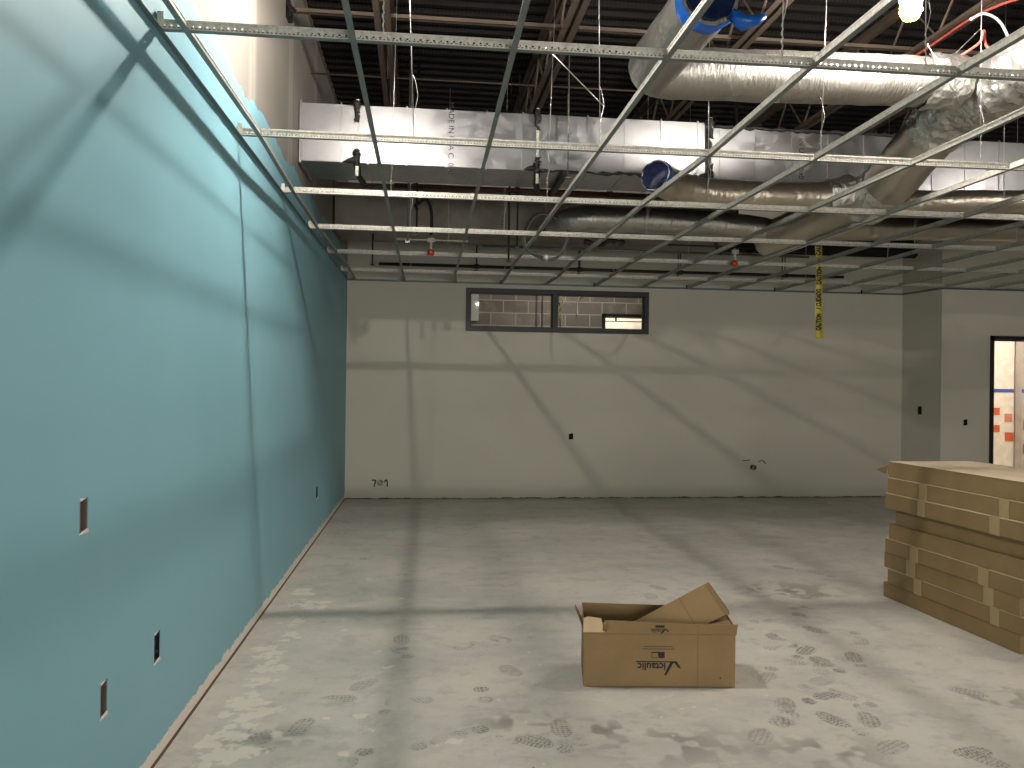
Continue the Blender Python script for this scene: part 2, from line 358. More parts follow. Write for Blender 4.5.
def floor_obj():
    x0, x1, y0, y1 = XW-0.12, 4.2, 2.6, 7.2
    st = 0.0065
    xs = np.arange(x0, x1+1e-6, st); ys = np.arange(y0, y1+1e-6, st)
    nx, ny = len(xs), len(ys); x1, y1 = xs[-1], ys[-1]
    X, Y = np.meshgrid(xs, ys)
    stain = np.zeros_like(X); fleck = np.zeros_like(X); chalk = np.zeros_like(X)
    rs = np.random.RandomState(5)
    def nz(X, Y, f, seed):
        r = np.random.RandomState(seed); g = r.rand(64, 64)
        u = (X*f) % 64; v = (Y*f) % 64; i = u.astype(int); j = v.astype(int); a = u-i; b = v-j
        a = a*a*(3-2*a); b = b*b*(3-2*b); i1 = (i+1) % 64; j1 = (j+1) % 64
        return g[j, i]*(1-a)*(1-b)+g[j, i1]*a*(1-b)+g[j1, i]*(1-a)*b+g[j1, i1]*a*b
    N1 = nz(X, Y, 22, 1); N2 = nz(X, Y, 55, 2); N3 = nz(X, Y, 9, 3)
    PR = [(2.13,4.61),(2.04,4.26),(1.92,4.14),(2.36,4.66),(2.36,4.39),(2.51,4.26),(2.07,4.05),(1.97,3.9),(2.11,3.87),(2.06,3.7),(1.92,3.63),(1.86,3.46),(1.66,3.43),(1.62,3.3),(1.53,3.2),(1.95,3.25),(1.37,3.05),(1.85,2.93),(2.63,3.43),(2.14,2.87),(1.73,3.75),(3.08,5.78),(2.8,4.96),(2.91,5.97),(1.7,5.41),(2.5,5.41),(2.22,2.77),(2.3,3.92),(2.51,4.89),(2.72,5.15),(1.56,5.27),(1.99,3.44),(1.8,3.18),(-0.12,4.38),(-0.11,5.89),(-0.5,6.58),(-0.31,3.74),(-0.43,3.61),(-0.64,3.23),(-0.51,3.29),(-0.28,3.01),(0.27,3.14),(0.29,2.94),(0.46,3.87),(0.37,3.68),(0.46,4.37),(0.27,3.65),(-0.13,3.54),(0.01,3.57),(0.21,3.34),(0.58,3.19),(0.07,3.16),(0.25,4.34),(0.69,3.18),(-0.12,4.24),(0.49,3.1)]
    for px, py in PR:
        a = rs.choice([-0.5, 0.2, 2.7, -1.3, 0.8])+rs.uniform(-.35, .35); c, s_ = math.cos(a), math.sin(a)
        w_ = (np.abs(X-px) < .2) & (np.abs(Y-py) < .2)
        jj, ii = np.where(w_)
        if len(jj) == 0: continue
        sl_ = (slice(jj.min(), jj.max()+1), slice(ii.min(), ii.max()+1))
        Xs, Ys = X[sl_], Y[sl_]; n1, n2, n3 = N1[sl_], N2[sl_], N3[sl_]
        U = (Xs-px)*c+(Ys-py)*s_; V = -(Xs-px)*s_+(Ys-py)*c     # U across, V along
        U = U+(n3-.5)*.012
        sole = np.clip((1-(U/.048)**2-np.abs((V-.045)/.088)**2.4)*5, 0, 1)
        heel = np.clip((1-(U/.036)**2-np.abs((V+.095)/.036)**2.4)*4, 0, 1)
        kind = rs.rand()
        body = sole if kind < .35 else (heel if kind < .5 else np.maximum(sole, heel*.8))
        edge = np.clip(body*(1-body)*4, 0, 1)
        zig = np.sin((V+.006*np.abs(((U/.018) % 2)-1))*2*PI/.0185)
        cross = np.sin(U*2*PI/.021)
        tread = ((zig > -.15) & (cross > -.6)).astype(float)
        k = rs.uniform(0.5, 1.0)
        worn = np.clip((n3*.9+n1*.5-.48)*5, 0, 1)
        val = k*(body*tread*.8+edge*.5*(n1 > .5))*worn*(.55+.6*n2)+.20*k*body*(n3 > .35)
        stain[sl_] = np.maximum(stain[sl_], np.clip(val, 0, 1))
    # broad scuffed patches
    for px, py, r in [(1.0,3.05,.4),(0.75,3.2,.25),(2.9,3.15,.4),(2.7,3.4,.3),(-0.6,3.25,.25),(1.6,2.95,.35),(2.6,5.3,.5),(0.4,3.3,.3),(3.1,2.95,.4)]:
        d = np.sqrt((X-px)**2+((Y-py)*1.6)**2)/r
        stain = np.maximum(stain, np.clip(1-d, 0, 1)*np.clip((N1*0.6+N3*0.8-0.72)*6, 0, 1)*0.7)
    FK = [(-0.82,3.53),(-0.82,3.78),(-0.84,4.26),(-0.81,5.2),(-0.81,3.12),(-0.8,4.8),(-0.83,5.5),(-0.41,3.41),(-0.28,3.42),(-0.14,5.28),(-0.29,4.25),(-0.18,4.0),(0.08,3.15),(-0.22,3.27),(-0.79,3.36),(-0.82,3.19),(-0.81,4.5),(-0.79,4.11),(-0.73,5.14),(-0.41,5.82),(-0.35,3.07),(-0.46,4.62),(-0.83,3.11),(-0.75,3.04),(-0.83,3.99),(-0.81,3.59)]
    for i, (px, py) in enumerate(FK):
        px += 0.0 if i % 2 else rs.uniform(0, .1)
        big = px < -0.65
        for q in range(5 if big else 1):
            qx = px+rs.uniform(-.05, .07)*big; qy = py+rs.uniform(-.11, .11)*big
            r = rs.uniform(.02, .05) if big else rs.uniform(.012, .026)
            d = np.sqrt(((X-qx)/1.2)**2+(Y-qy)**2)/r+(N2-0.5)*1.1+(N1-.5)*.9
            fleck = np.maximum(fleck, np.clip((1-d)*4, 0, 1))
    for i in range(70):
        qx, qy = rs.uniform(-.9, 3.6), rs.uniform(2.8, 6.5); r = rs.uniform(.006, .013)
        d = np.sqrt((X-qx)**2+(Y-qy)**2)/r; fleck = np.maximum(fleck, np.clip((1-d)*3, 0, 1))
    l1 = np.exp(-((Y-7.0-0.25*(X+0.2)-0.03*np.sin(X*40))/0.018)**2)*((X > -.29) & (X < -.06))
    chalk = np.clip(l1, 0, 1)*(0.4+0.6*(N2 > .4))
    vx = np.stack([X, Y, np.zeros_like(X)], -1).reshape(-1, 3)
    idx = np.arange(nx*ny).reshape(ny, nx)
    q = np.stack([idx[:-1, :-1], idx[:-1, 1:], idx[1:, 1:], idx[1:, :-1]], -1).reshape(-1, 4)
    # outer plain slabs around the detailed patch
    ex = [-1.2, x0, x1, 13.0]; ey = [-5.0, y0, y1, 14.0]
    n0 = len(vx); extra = []; eq = []
    for j in range(3):
        for i in range(3):
            if i == 1 and j == 1: continue
            b = n0+len(extra)
            extra += [(ex[i], ey[j], 0), (ex[i+1], ey[j], 0), (ex[i+1], ey[j+1], 0), (ex[i], ey[j+1], 0)]
            eq.append((b, b+1, b+2, b+3))
    V = np.vstack([vx, np.array(extra, float)]).astype(np.float32); Q = np.vstack([q, np.array(eq)]).astype(np.int32)
    me = bpy.data.meshes.new('floor')
    me.vertices.add(len(V)); me.vertices.foreach_set('co', V.ravel())
    me.loops.add(Q.size); me.loops.foreach_set('vertex_index', Q.ravel())
    me.polygons.add(len(Q)); me.polygons.foreach_set('loop_start', np.arange(0, Q.size, 4, dtype=np.int32))
    me.polygons.foreach_set('loop_total', np.full(len(Q), 4, dtype=np.int32))
    me.update(calc_edges=True)
    for nm, arr in (('stain', stain), ('fleck', fleck), ('chalk', chalk)):
        a = me.attributes.new(nm, 'FLOAT', 'POINT')
        a.data.foreach_set('value', np.concatenate([arr.ravel(), np.zeros(len(extra))]).astype(np.float32))
    o = link('floor', me, MT['floor']); struct(o)
    return o
floor_obj()

def wall_panel(name, axis, pos, a0, a1, z0, z1, holes, thick, mat):
    """wall in the plane axis=pos, spanning a0..a1 and z0..z1, with rectangular holes (a0,a1,z0,z1); thick is signed depth away from room"""
    A = sorted({a0, a1, *[h[0] for h in holes], *[h[1] for h in holes]}); Z = sorted({z0, z1, *[h[2] for h in holes], *[h[3] for h in holes]})
    b = bmesh.new(); vs = {}
    def v(a, z, d):
        k = (a, z, d)
        if k not in vs:
            vs[k] = b.verts.new((pos+d, a, z) if axis == 'x' else (a, pos+d, z))
        return vs[k]
    def solid(i, j):
        if i < 0 or j < 0 or i >= len(A)-1 or j >= len(Z)-1: return False
        ca, cz = (A[i]+A[i+1])/2, (Z[j]+Z[j+1])/2
        return not any(h[0] < ca < h[1] and h[2] < cz < h[3] for h in holes)
    for i in range(len(A)-1):
        for j in range(len(Z)-1):
            if not solid(i, j): continue
            for d in (0, thick): b.faces.new([v(A[i], Z[j], d), v(A[i+1], Z[j], d), v(A[i+1], Z[j+1], d), v(A[i], Z[j+1], d)])
            for (di, dj, p, q) in ((-1, 0, (i, j), (i, j+1)), (1, 0, (i+1, j), (i+1, j+1)), (0, -1, (i, j), (i+1, j)), (0, 1, (i, j+1), (i+1, j+1))):
                if not solid(i+di, j+dj):
                    b.faces.new([v(A[p[0]], Z[p[1]], 0), v(A[q[0]], Z[q[1]], 0), v(A[q[0]], Z[q[1]], thick), v(A[p[0]], Z[p[1]], thick)])
    bmesh.ops.recalc_face_normals(b, faces=b.faces)
    me = bpy.data.meshes.new(name); b.to_mesh(me); b.free()
    return struct(link(name, me, mat))

L_HOLES = [(2.392, 2.450, .990, 1.092), (3.040, 3.105, .378, .492), (2.556, 2.612, .378, .490), (7.33, 7.45, .37, .485)]
B_HOLES = [(1.833, 1.892, .752, .836), (.483, 2.872, 2.130, 2.682)]
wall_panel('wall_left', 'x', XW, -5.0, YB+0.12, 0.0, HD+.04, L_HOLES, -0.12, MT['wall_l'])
wall_panel('wall_back', 'y', YB, XW, XJ+0.16, 0.0, HD, B_HOLES, 0.12, MT['wall'])

DX0, DX1, DZ = 7.155, 8.10, 2.155
wall_panel('wall_front_right', 'y', YJ, XJ+0.04, 11.0, 0.0, HD, [(DX0, DX1, 0.0, DZ), (6.80, 6.855, 1.0, 1.085)], 0.12, MT['wall'])
XR0, XR1 = 6.40, 6.49
wall_panel('wall_right', 'x', 11.0, -5.0, 13.6, 0, HD, [], 0.12, MT['wall'])
wall_panel('wall_rear', 'y', -5.0, XW-.12, 11.12, 0, HD, [(-0.65, 5.85, .35, 2.35)], -0.12, MT['wall'])  # wide unseen opening added here to go with the fill light
wall_panel('wall_corridor', 'y', 12.3, XW, 6.49, 0, HD, [(2.80, 3.62, 2.34, 2.62)], 0.2, MT['cmu'])
wall_panel('wall_partition', 'x', 6.49, YB+.12, 13.2, 0, HD, [], 0.12, MT['cream'])
wall_panel('wall_far', 'y', 13.2, XW, 11.0, 0, HD, [], 0.12, MT['cream'])
wall_panel('wall_corridor_left', 'x', XW, YB+.12, 13.2, 0, HD, [], -0.12, MT['cmu'])

_m = MB(); _m.slab([(XR1, YJ, 0), (XR0, YB, 0), (XR0, YB, HD), (XR1, YJ, HD)], (1, .13, 0), .12); struct(_m.obj('wall_return', MT['wall']))
# corrugated deck: flutes run along x
def deck():
    p = []; y = -5.1; k = 0
    while y < 13.4:
        p += [(y, HD), (y+.045, HD), (y+.065, HD+.04), (y+.135, HD+.04)]; y += .1524
    p.append((y, HD))
    b = bmesh.new(); x0, x1 = XW-.1, 11.1
    lo = [(b.verts.new((x0, a, z)), b.verts.new((x1, a, z))) for a, z in p]
    hi = [(b.verts.new((x0, a, z+.05)), b.verts.new((x1, a, z+.05))) for a, z in p]
    for i in range(len(p)-1):
        b.faces.new([lo[i][0], lo[i][1], lo[i+1][1], lo[i+1][0]])
        b.faces.new([hi[i][0], hi[i+1][0], hi[i+1][1], hi[i][1]])
    bmesh.ops.recalc_face_normals(b, faces=b.faces)
    me = bpy.data.meshes.new('ceiling'); b.to_mesh(me); b.free()
    return struct(link('ceiling', me, MT['deck']))
deck()
struct(MB().box(XW, XW+.009, 1.5, YB, 0.0, .006).obj('trim_1', MT['brownstrip']))
struct(MB().box(XW, XW+.02, -5, YB, HD-.01, HD+.02).obj('trim_2', MT['galv_dull']))

# high window
def window():
    x0, x1, z0, z1 = .483, 2.872, 2.130, 2.682; f = .058; ya, yb = YB-.012, YB+.13
    w = MB()
    w.box(x0, x1, ya, yb, z0, z0+f); w.box(x0, x1, ya, yb, z1-f, z1); w.box(x0, x0+f, ya, yb, z0+f, z1-f); w.box(x1-f, x1, ya, yb, z0+f, z1-f)
    w.box(1.60, 1.665, ya, yb, z0+f, z1-f)
    g = .014
    for a, b in ((x0+f, 1.60), (1.665, x1-f)):   # glazing beads
        w.box(a, b, ya+.05, ya+.085, z0+f, z0+f+g); w.box(a, b, ya+.05, ya+.085, z1-f-g, z1-f)
        w.box(a, a+g, ya+.05, ya+.085, z0+f, z1-f); w.box(b-g, b, ya+.05, ya+.085, z0+f, z1-f)
    o = struct(w.obj('window_1', MT['frame']))
    for a, b in ((x0+f+.001, 1.599), (1.666, x1-f-.001)):
        MB().box(a, b, YB+.055, YB+.061, z0+f+.001, z1-f-.001).obj('pane', MT['glass'], o)
window()
# inner window on the block wall beyond
w = MB(); x0, x1, z0, z1 = 2.80, 3.62, 2.34, 2.62
w.box(x0, x1, 12.26, 12.5, z1-.05, z1); w.box(x0, x1, 12.26, 12.5, z0, z0+.035); w.box(x0, x0+.05, 12.26, 12.5, z0, z1); w.box(x1-.05, x1, 12.26, 12.5, z0, z1)
w.box(x0+.05, x1-.05, 12.34, 12.36, 2.50, 2.515); w.box(3.02, 3.045, 12.30, 12.32, 2.50, 2.58)
struct(w.obj('window_2', MT['frame']))

# door frame (open doorway)
w = MB(); w.box(DX0, DX0+.05, YJ-.015, YJ+.135, 0, DZ); w.box(DX1-.05, DX1, YJ-.015, YJ+.135, 0, DZ); w.box(DX0, DX1, YJ-.015, YJ+.135, DZ-.05, DZ)
w.box(DX0+.05, DX0+.062, YJ+.05, YJ+.09, 0, DZ-.05); w.box(DX0+.05, DX1-.05, YJ+.05, YJ+.09, DZ-.062, DZ-.05)
struct(w.obj('door_1', MT['frame']))

# beyond the doorway
struct(MB().box(10.20, 11.0, 12.35, 12.5, 0, 3.6).obj('wall_tiled', MT['greywall']))
struct(MB().box(9.0, 10.20, 12.52, 12.64, 0, 3.6).obj('wall_cream', MT['cream']))
for (x, z, s, mt, lab) in ((10.02, .99, .14, 'pinkt', 'pink accent tile on the cream wall beyond the doorway, under the blue line'), (10.03, .66, .15, 'orange', 'orange accent tile on the cream wall beyond the doorway'), (10.24, .87, .17, 'rust', 'upper rust accent tile on the grey wall beyond the doorway'), (10.24, .46, .17, 'rust', 'lower rust accent tile on the grey wall beyond the doorway'), (9.80, 1.10, .12, 'orange', 'orange accent tile at the left edge of the doorway view, upper one'), (9.80, .80, .12, 'orange', 'orange accent tile at the left edge of the doorway view, lower one')):
    yy = 12.335 if x > 10.2 else 12.505
    tag(MB().box(x, x+s, yy, yy+.015, z-s*.5, z+s*.5).obj('accent_tile', MT[mt]), lab, 'tile', 'accent tiles in the room beyond the doorway')
tag(MB().box(9.0, 10.19, 12.512, 12.52, 1.43, 1.49).box(10.20, 11.0, 12.342, 12.35, 1.43, 1.49).obj('masking_tape', MT['bluet']), 'strip of blue masking tape across the walls beyond the doorway', 'tape')

# corridor bits seen through the high window
tag(MB().box(.62, .80, 12.2, 12.29, 2.46, 3.1).obj('white_board', MT['white']), 'white board hanging on the block wall behind the left pane', 'panel')
tag(MB().tube(smooth_path([(2.08, 12.2, HD), (2.08, 12.2, 3.2), (2.10, 12.2, 2.9), (2.14, 12.18, 2.78), (2.07, 12.2, 2.65), (2.13, 12.22, 2.55), (2.11, 12.2, 2.2)]), .009, 6).obj('yellow_cable', MT['ycable']), 'pale yellow cable dangling behind the right pane', 'cable')
tag(MB().tube(smooth_path([(2.55, 12.22, HD), (2.55, 12.22, 3.2), (2.40, 12.22, 2.85), (2.37, 12.22, 2.6)]), .007, 6).obj('white_cable', MT['whitecable']), 'thin white cable slanting across the blocks behind the right pane', 'cable')
tag(MB().tube([(1.80, 12.15, 0), (1.80, 12.15, HD)], .012, 8).obj('dark_conduit', MT['darkpipe']), 'dark vertical conduit on the block wall behind the left pane', 'conduit')

# ------------------------------------------------------------------ electrical cutouts
def ebox(kind, loc, w, h, axis, label):
    """recessed box: local x along the wall, y into the wall, z up; opening centred on loc"""
    rz = PI/2 if axis == 'x' else 0.0
    t = thing('electrical_box', label, 'electrical box', loc, rz)
    d = .05; a = w/2-.002; b = h/2-.002
    m = MB(); m.box(-a, a, d, d+.003, -b, b); m.box(-a, -a+.002, 0.002, d, -b, b); m.box(a-.002, a, 0.002, d, -b, b); m.box(-a, a, 0.002, d, -b, -b+.002); m.box(-a, a, 0.002, d, b-.002, b)
    m.obj('housing', MT['boxmetal' if kind == 'metal' else 'hole'], t)
    if kind == 'metal':
        m = MB(); m.box(-a+.004, -a+.016, .006, .010, -b+.002, b-.002); m.box(-.002, .003, .01, d, -b+.004, b-.004); m.obj('mounting_ear', MT['boxmetal'], t)
    else:
        m = MB()
        for k in range(4): m.tube(smooth_path([(random.uniform(-a, a)*.6, .045, random.uniform(-b, b)*.7), (random.uniform(-a, a)*.7, .015, random.uniform(-b, b)*.6), (random.uniform(-a, a)*.7, .004, random.uniform(-b, b)*.9)], 5), .003, 6)
        m.obj('loose_wires', MT['blackhose'], t)
    m = MB(); m.slab([(-a-.006, -.0015, -b-.003), (a+.004, -.0015, -b-.005), (a, -.0015, -b+.007), (-a*.2, -.0015, -b+.003)], (0, 1, 0), .004); m.obj('broken_gypsum', MT['gyps'], t)['label'] = 'chipped white gypsum along the bottom'; m = MB(); m.slab([(-a, -.0015, b+.006), (-a, -.0015, b-.004), (a*.4, -.0015, b+.001)], (0, 1, 0), .004)
    o = m.obj('broken_gypsum', MT['gyps'], t); o['label'] = 'chipped white gypsum along the top'
    return t
def eb(kind, h, label, axis, pos):
    ebox(kind, (pos, (h[0]+h[1])/2, (h[2]+h[3])/2) if axis == 'x' else ((h[0]+h[1])/2, pos, (h[2]+h[3])/2), h[1]-h[0], h[3]-h[2], axis, label)
eb('metal', L_HOLES[0], 'switch-height metal electrical box in the teal wall, the highest cutout there', 'x', XW)
eb('dark', L_HOLES[1], 'low electrical box on the teal wall with black wires poking out', 'x', XW)
eb('metal', L_HOLES[2], 'low empty metal electrical box on the teal wall, nearest the viewer', 'x', XW)
eb('dark', L_HOLES[3], 'small low electrical box at the far end of the teal wall', 'x', XW)
eb('dark', B_HOLES[0], 'black electrical box alone in the middle of the back wall', 'y', YB)
eb('dark', (6.80, 6.855, 1.0, 1.085), 'black electrical box left of the black door frame', 'y', YJ)
tag(MB().slab([(6.441, 9.52, 1.13), (6.433, 9.58, 1.13), (6.433, 9.58, 1.235), (6.441, 9.52, 1.235)], (1, .13, 0), .02).obj('switch_opening', MT['hole']), 'small dark electrical opening on the short return wall', 'electrical box')
# low pipe stub-outs
t = thing('pipe_stub', 'round black pipe stub low on the back wall, right of centre', 'pipe stub', (4.31, YB, .40))
MB().tube([(0, -.03, 0), (0, .0, 0)], .036, 20, caps=False).tube([(0, -.03, 0), (0, 0, 0)], .026, 20, caps=False).obj('sleeve', MT['black'], t)
MB().tube([(0, -.024, 0), (0, -.02, 0)], .024, 16).obj('plug', MT['conduit'], t)
for dx, a in ((-.09, .1), (.13, -.5)):
    MB().tube(smooth_path([(dx-.05, -.004, .085+a*.03), (dx, -.012, .09), (dx+.05, -.004, .09+a*.08)], 5), .005, 6).obj('wire_end', MT['blackhose'], t)
t = thing('pipe_stub', 'group of roughed-in pipe ends low on the back wall by the teal corner', 'pipe stub', (-.565, YB, .205))
MB().tube([(0, -.03, 0), (0, 0, 0)], .034, 20, caps=False).tube([(0, -.03, 0), (0, 0, 0)], .022, 20, caps=False).obj('sleeve', MT['darkpipe'], t)
MB().tube(smooth_path([(-.10, -.004, .03), (-.06, -.02, .03), (-.06, -.02, 0), (-.075, -.02, -.05)], 5), .007, 8).obj('pipe_end', MT['darkpipe'], t)
MB().tube(smooth_path([(.055, -.004, .01), (.08, -.02, .035), (.09, -.02, 0), (.09, -.02, -.05)], 5), .007, 8).obj('pipe_end', MT['darkpipe'], t)

# ------------------------------------------------------------------ ceiling grid
S = .6096; XC0 = -.9007; Y0 = 2.9843
def web_strip(m, L, h0, h1, pitch, hole, horiz='y'):
    """thin perforated band between heights h0..h1 (middle band has slots)"""
    a = h0+(h1-h0)*.46; b = h0+(h1-h0)*.66; n = int(L/pitch)
    def bx(u0, u1, z0, z1):
        if horiz == 'y': m.box(-.0009, .0009, u0, u1, z0, z1)
        else: m.box(u0, u1, -.0009, .0009, z0, z1)
    bx(0, L, h0, a); bx(0, L, b, h1)
    u = 0
    for k in range(n):
        g = hole if k % 4 else hole*.5
        bx(u, u+pitch-g, a, b); u += pitch
    bx(u, L, a, b)
def runner_mesh(L):
    m = MB(); m.mi = 1; m.box(0, L, -.012, .012, 0, .0012); m.mi = 0
    web_strip(m, L, .0012, .034, .0254, .008, 'x')
    for k in range(int(L/.016)): m.mi = 2; m.box(.004+k*.016, .012+k*.016, -.0014, .0014, .0105, .0145)  # dark teeth painted in for the shadowed tooth pattern along the web
    m.mi = 0
    m.box(0, L, -.0035, .0035, .033, .041)
    m.box(0, L, -.011, .011, .0012, .0022)
    return m.mesh('main_runner')
def tee_mesh(L):
    m = MB(); m.mi = 1; m.box(-.012, .012, 0, L, -.0014, .0001); m.mi = 0
    m.box(-.0009, .0009, .004, L-.004, 0, .030)
    m.box(-.003, .003, .012, L-.012, .0295, .036)
    for k in range(int(L/.03)):
        m.box(-.0016, .0016, .02+k*.03, .03+k*.03, .010, .013)
    return m.mesh('cross_tee')
rows = [Y0-2*S] + [Y0+2*S*i for i in range(6)]     # rows[1] is the nearest one seen
rname = ['out of view', 'nearest', 'second', 'third', 'fourth', 'fifth', 'farthest']
LR = 9.0
rm = runner_mesh(LR); rm6 = runner_mesh(7.42)
clipm = MB().box(0, .0016, -.028, .004, .002, .064).box(0, .024, -.028, -.0265, .002, .058).box(.0016, .006, -.021, -.016, .035, .04).mesh('wall_clip')
for i, y in enumerate(rows):
    t = thing('main_runner', f'perforated galvanized main runner of the ceiling grid, {rname[i]} one across the room' if i else 'perforated galvanized main runner just overhead, nearer than the rest', 'ceiling grid runner', (XW+.002, y+.0037, HG), -.0037, 'main runners of the ceiling grid')
    link('runner_bar', rm, [MT['grid'], MT['gridflange'], MT['tooth_shade']], t)
    c = link('wall_clip', clipm, MT['grid'], t); c.location = (.004, 0, 0)
    if i in (1, 3):
        sp = MB().box(2.95 if i == 1 else 3.9, 3.02 if i == 1 else 3.97, -.003, -.001, .006, .038).obj('splice_plate', MT['grid'], t)
off = {(1,0):.003,(1,3):-.003,(1,4):-.012,(2,0):.012,(2,4):.017,(2,5):.018,(3,0):-.015,(3,4):-.02,(4,0):-.02,(4,9):-.02,(5,3):-.015,(5,4):-.035,(5,5):-.027,(6,0):.02,(7,2):.036,(7,4):-.04,(7,6):.03,(7,7):.012}
tm = tee_mesh(2*S); ends = rows+[YB-.002]
tms = tee_mesh(YB-.002-rows[6]); tmj = tee_mesh(YJ-.002-rows[6])
kmax = [5, 7, 9, 10, 12, 13, 13]
bay = ['overhead, ahead of the nearest main runner', 'between the nearest and second main runners', 'between the second and third main runners', 'between the third and fourth main runners', 'between the fourth and fifth main runners', 'between the fifth and farthest main runners', 'beyond the farthest main runner']
bclip = MB().box(-.008, .008, 0, .012, .0, .05).mesh('end_clip')
for r in range(7):
    for k in range(kmax[r]+1):
        ya, yb = ends[r]-.0037*(k*S), (ends[r+1]-.0037*(k*S) if r < 6 else ends[7])
        xa = XC0+k*S+off.get((r, k), 0); xb = XC0+k*S+off.get((r+1, k), 0)
        me = tm
        if r == 6:
            if xb > XR0: me = tmj; yb = YJ-.002
            else: me = tms
        t = thing('cross_tee', f'grey cross tee, {ORD[k]} out from the teal wall, {bay[r]}', 'ceiling grid tee', (xa, ya, HG), -math.atan2(xb-xa, yb-ya), 'cross tees of the ceiling grid')
        link('tee_bar', me, [MT['grid'], MT['gridflange']], t)
        if r == 6 and me is tms and k in (1, 3, 5, 7, 9, 11):
            c = link('end_clip', bclip, MT['black'], t); c.location = (0.0, (yb-ya)-.014, .0)
def wall_angle(name_label, a, b, inward):
    """L moulding from a to b at grid height"""
    a, b = Vector(a), Vector(b); d = (b-a).normalized(); n = Vector(inward)
    m = MB()
    m.slab([a, b, b+n*.022, a+n*.022], (0, 0, -1), .0015)
    m.slab([a+n*.0005, b+n*.0005, b+n*.0005+Vector((0, 0, .024)), a+n*.0005+Vector((0, 0, .024))], n, .0012)
    o = m.obj('wall_angle', MT['angle']); tag(o, name_label, 'wall angle')
zz = HG-.0018
wall_angle('grey wall angle moulding running along the teal wall', (XW, 1.2, zz), (XW, YB, zz), (1, 0, 0))
wall_angle('dark wall angle moulding along the top of the back wall', (XW, YB, zz), (XR0, YB, zz), (0, -1, 0))
wall_angle('short wall angle moulding on the return wall', (XR0, YB, zz), (XR1, YJ, zz), (-1, -.1, 0))
wall_angle('wall angle moulding above the black door frame', (XJ+.04, YJ, zz), (10.9, YJ, zz), (0, -1, 0))

# hanger wires
def hanger(x, y, dx=0.0, label='', top=None, tail=True):
    z0 = HG+.037; z1 = top or HD-.02
    t = thing('hanger_wire', label, 'hanger wire', (x, y, z0), 0, 'hanger wires of the ceiling grid')
    m = MB(); m.tube([(0, 0, 0), (dx*.5, .005, (z1-z0)*.5), (dx, 0, z1-z0)], .0021, 6)
    m.obj('wire', MT['wire'], t)
    if tail:
        m = MB(); pts = []
        for k in range(20): a = k*1.1; pts.append((.004*math.cos(a), .004*math.sin(a), .01+k*.006))
        pts += [(.012, 0, .18), (.02, 0, .22), (.004, 0, .30), (-.01, 0, .33)]
        m.tube(pts, .0018, 5); m.obj('twisted_tail', MT['wire'], t)
HW = {1: [(-.18, 0), (1.40, .02), (2.014, -.01), (3.2, 0)], 2: [(-.084, -.07), (.933, -.03), (2.209, .05), (3.184, 0), (4.4, 0)],
      3: [(-.261, .03), (.828, .05), (2.0, 0), (4.3, 0)], 4: [(-.156, 0), (.645, .02), (1.9, 0), (4.4, 0), (5.4, 0)], 5: [(0.2, 0), (1.4, 0), (2.7, 0), (4.9, 0)], 6: [(-.2, 0), (.9, 0), (2.2, 0), (4.6, 0)]}
for r, l in HW.items():
    for j, (x, dx) in enumerate(l):
        top = None
        if r == 3: top = HD-.02
        hanger(x, rows[r]-.0037*(x+1), dx, f'bright hanger wire tied to the {rname[r]} main runner, {ORD[j]} from the teal wall', top)
for n, (p, q, lab) in enumerate([((.62, 4.2, 3.30), (.95, 4.2, 2.99), 'short diagonal bracing wire beside the second hanger of the second runner'),
                                 ((2.72, 4.0, 3.35), (3.18, 4.2, 2.92), 'diagonal bracing wire under the foil trunk duct'),
                                 ((2.88, 4.35, 3.22), (3.34, 4.40, 3.66), 'loose white wire rising from the trunk duct by the red cable')]):
    tag(MB().tube([p, q], .0028, 6).obj('bracing_wire', MT['wire']), lab, 'wire', 'loose bracing wires')

# ------------------------------------------------------------------ bar joists
def joist_parts():
    y0, y1 = -4.5, 13.0; zb = -.45; zt = -.002
    chord = []
    for z, up in ((0.0, 1), (.42, -1)):
        m = MB()
        for s in (-1, 1):
            m.box(s*.012, s*.058, y0, y1, z, z+.005)
            m.box(s*.012, s*.017, y0, y1, z if up > 0 else z-.045, z+(.05 if up > 0 else .005))
        chord.append(m.mesh('chord'))
    m = MB(); y = y0+.2; P = []; k = 0
    while y < y1-.2:
        P.append((0, y, .02 if k % 2 else .40)); y += .33; k += 1
    webs = []
    m.tube(P, .010, 6, smooth=False)
    return chord, m.mesh('web_rod')
ch, wr = joist_parts()
jl = ['nearest the teal wall', 'second from the teal wall', 'third from the teal wall', 'fourth from the teal wall, with a red cable along it', 'fifth from the teal wall']
for i, x in enumerate((-.273, 1.05, 2.37, 3.72, 5.06)):
    t = thing('bar_joist', f'brown open-web steel roof joist, {jl[i]}', 'roof joist', (x, 0, 3.995), .012, 'open-web roof joists')
    link('bottom_chord', ch[0], MT['joist'], t); link('top_chord', ch[1], MT['joist'], t); link('web_rod', wr, MT['joist'], t)
for y, r, lab in ((5.57, .014, 'brown bridging angle crossing under the roof joists, nearer one'), (6.68, .007, 'thin brown bridging rod crossing the roof joists, farther one')):
    b = MB()
    if r > .01: b.box(XW, 7, y-.015, y+.015, 4.035, 4.039).box(XW, 7, y-.015, y-.011, 4.035, 4.065)
    else: b.tube([(XW, y, 4.05), (7, y, 4.05)], r, 6)
    tag(b.obj('bridging_angle', MT['joist']), lab, 'joist bridging')
tag(MB().box(XW, XW+.03, 5.52, 5.62, 3.98, 4.10).tube([(XW+.02, 5.5, 4.06), (XW+.13, 5.2, 3.86)], .01, 6).obj('bridging_anchor', MT['black']), 'small dark anchor bracket high on the bare drywall', 'bracket')

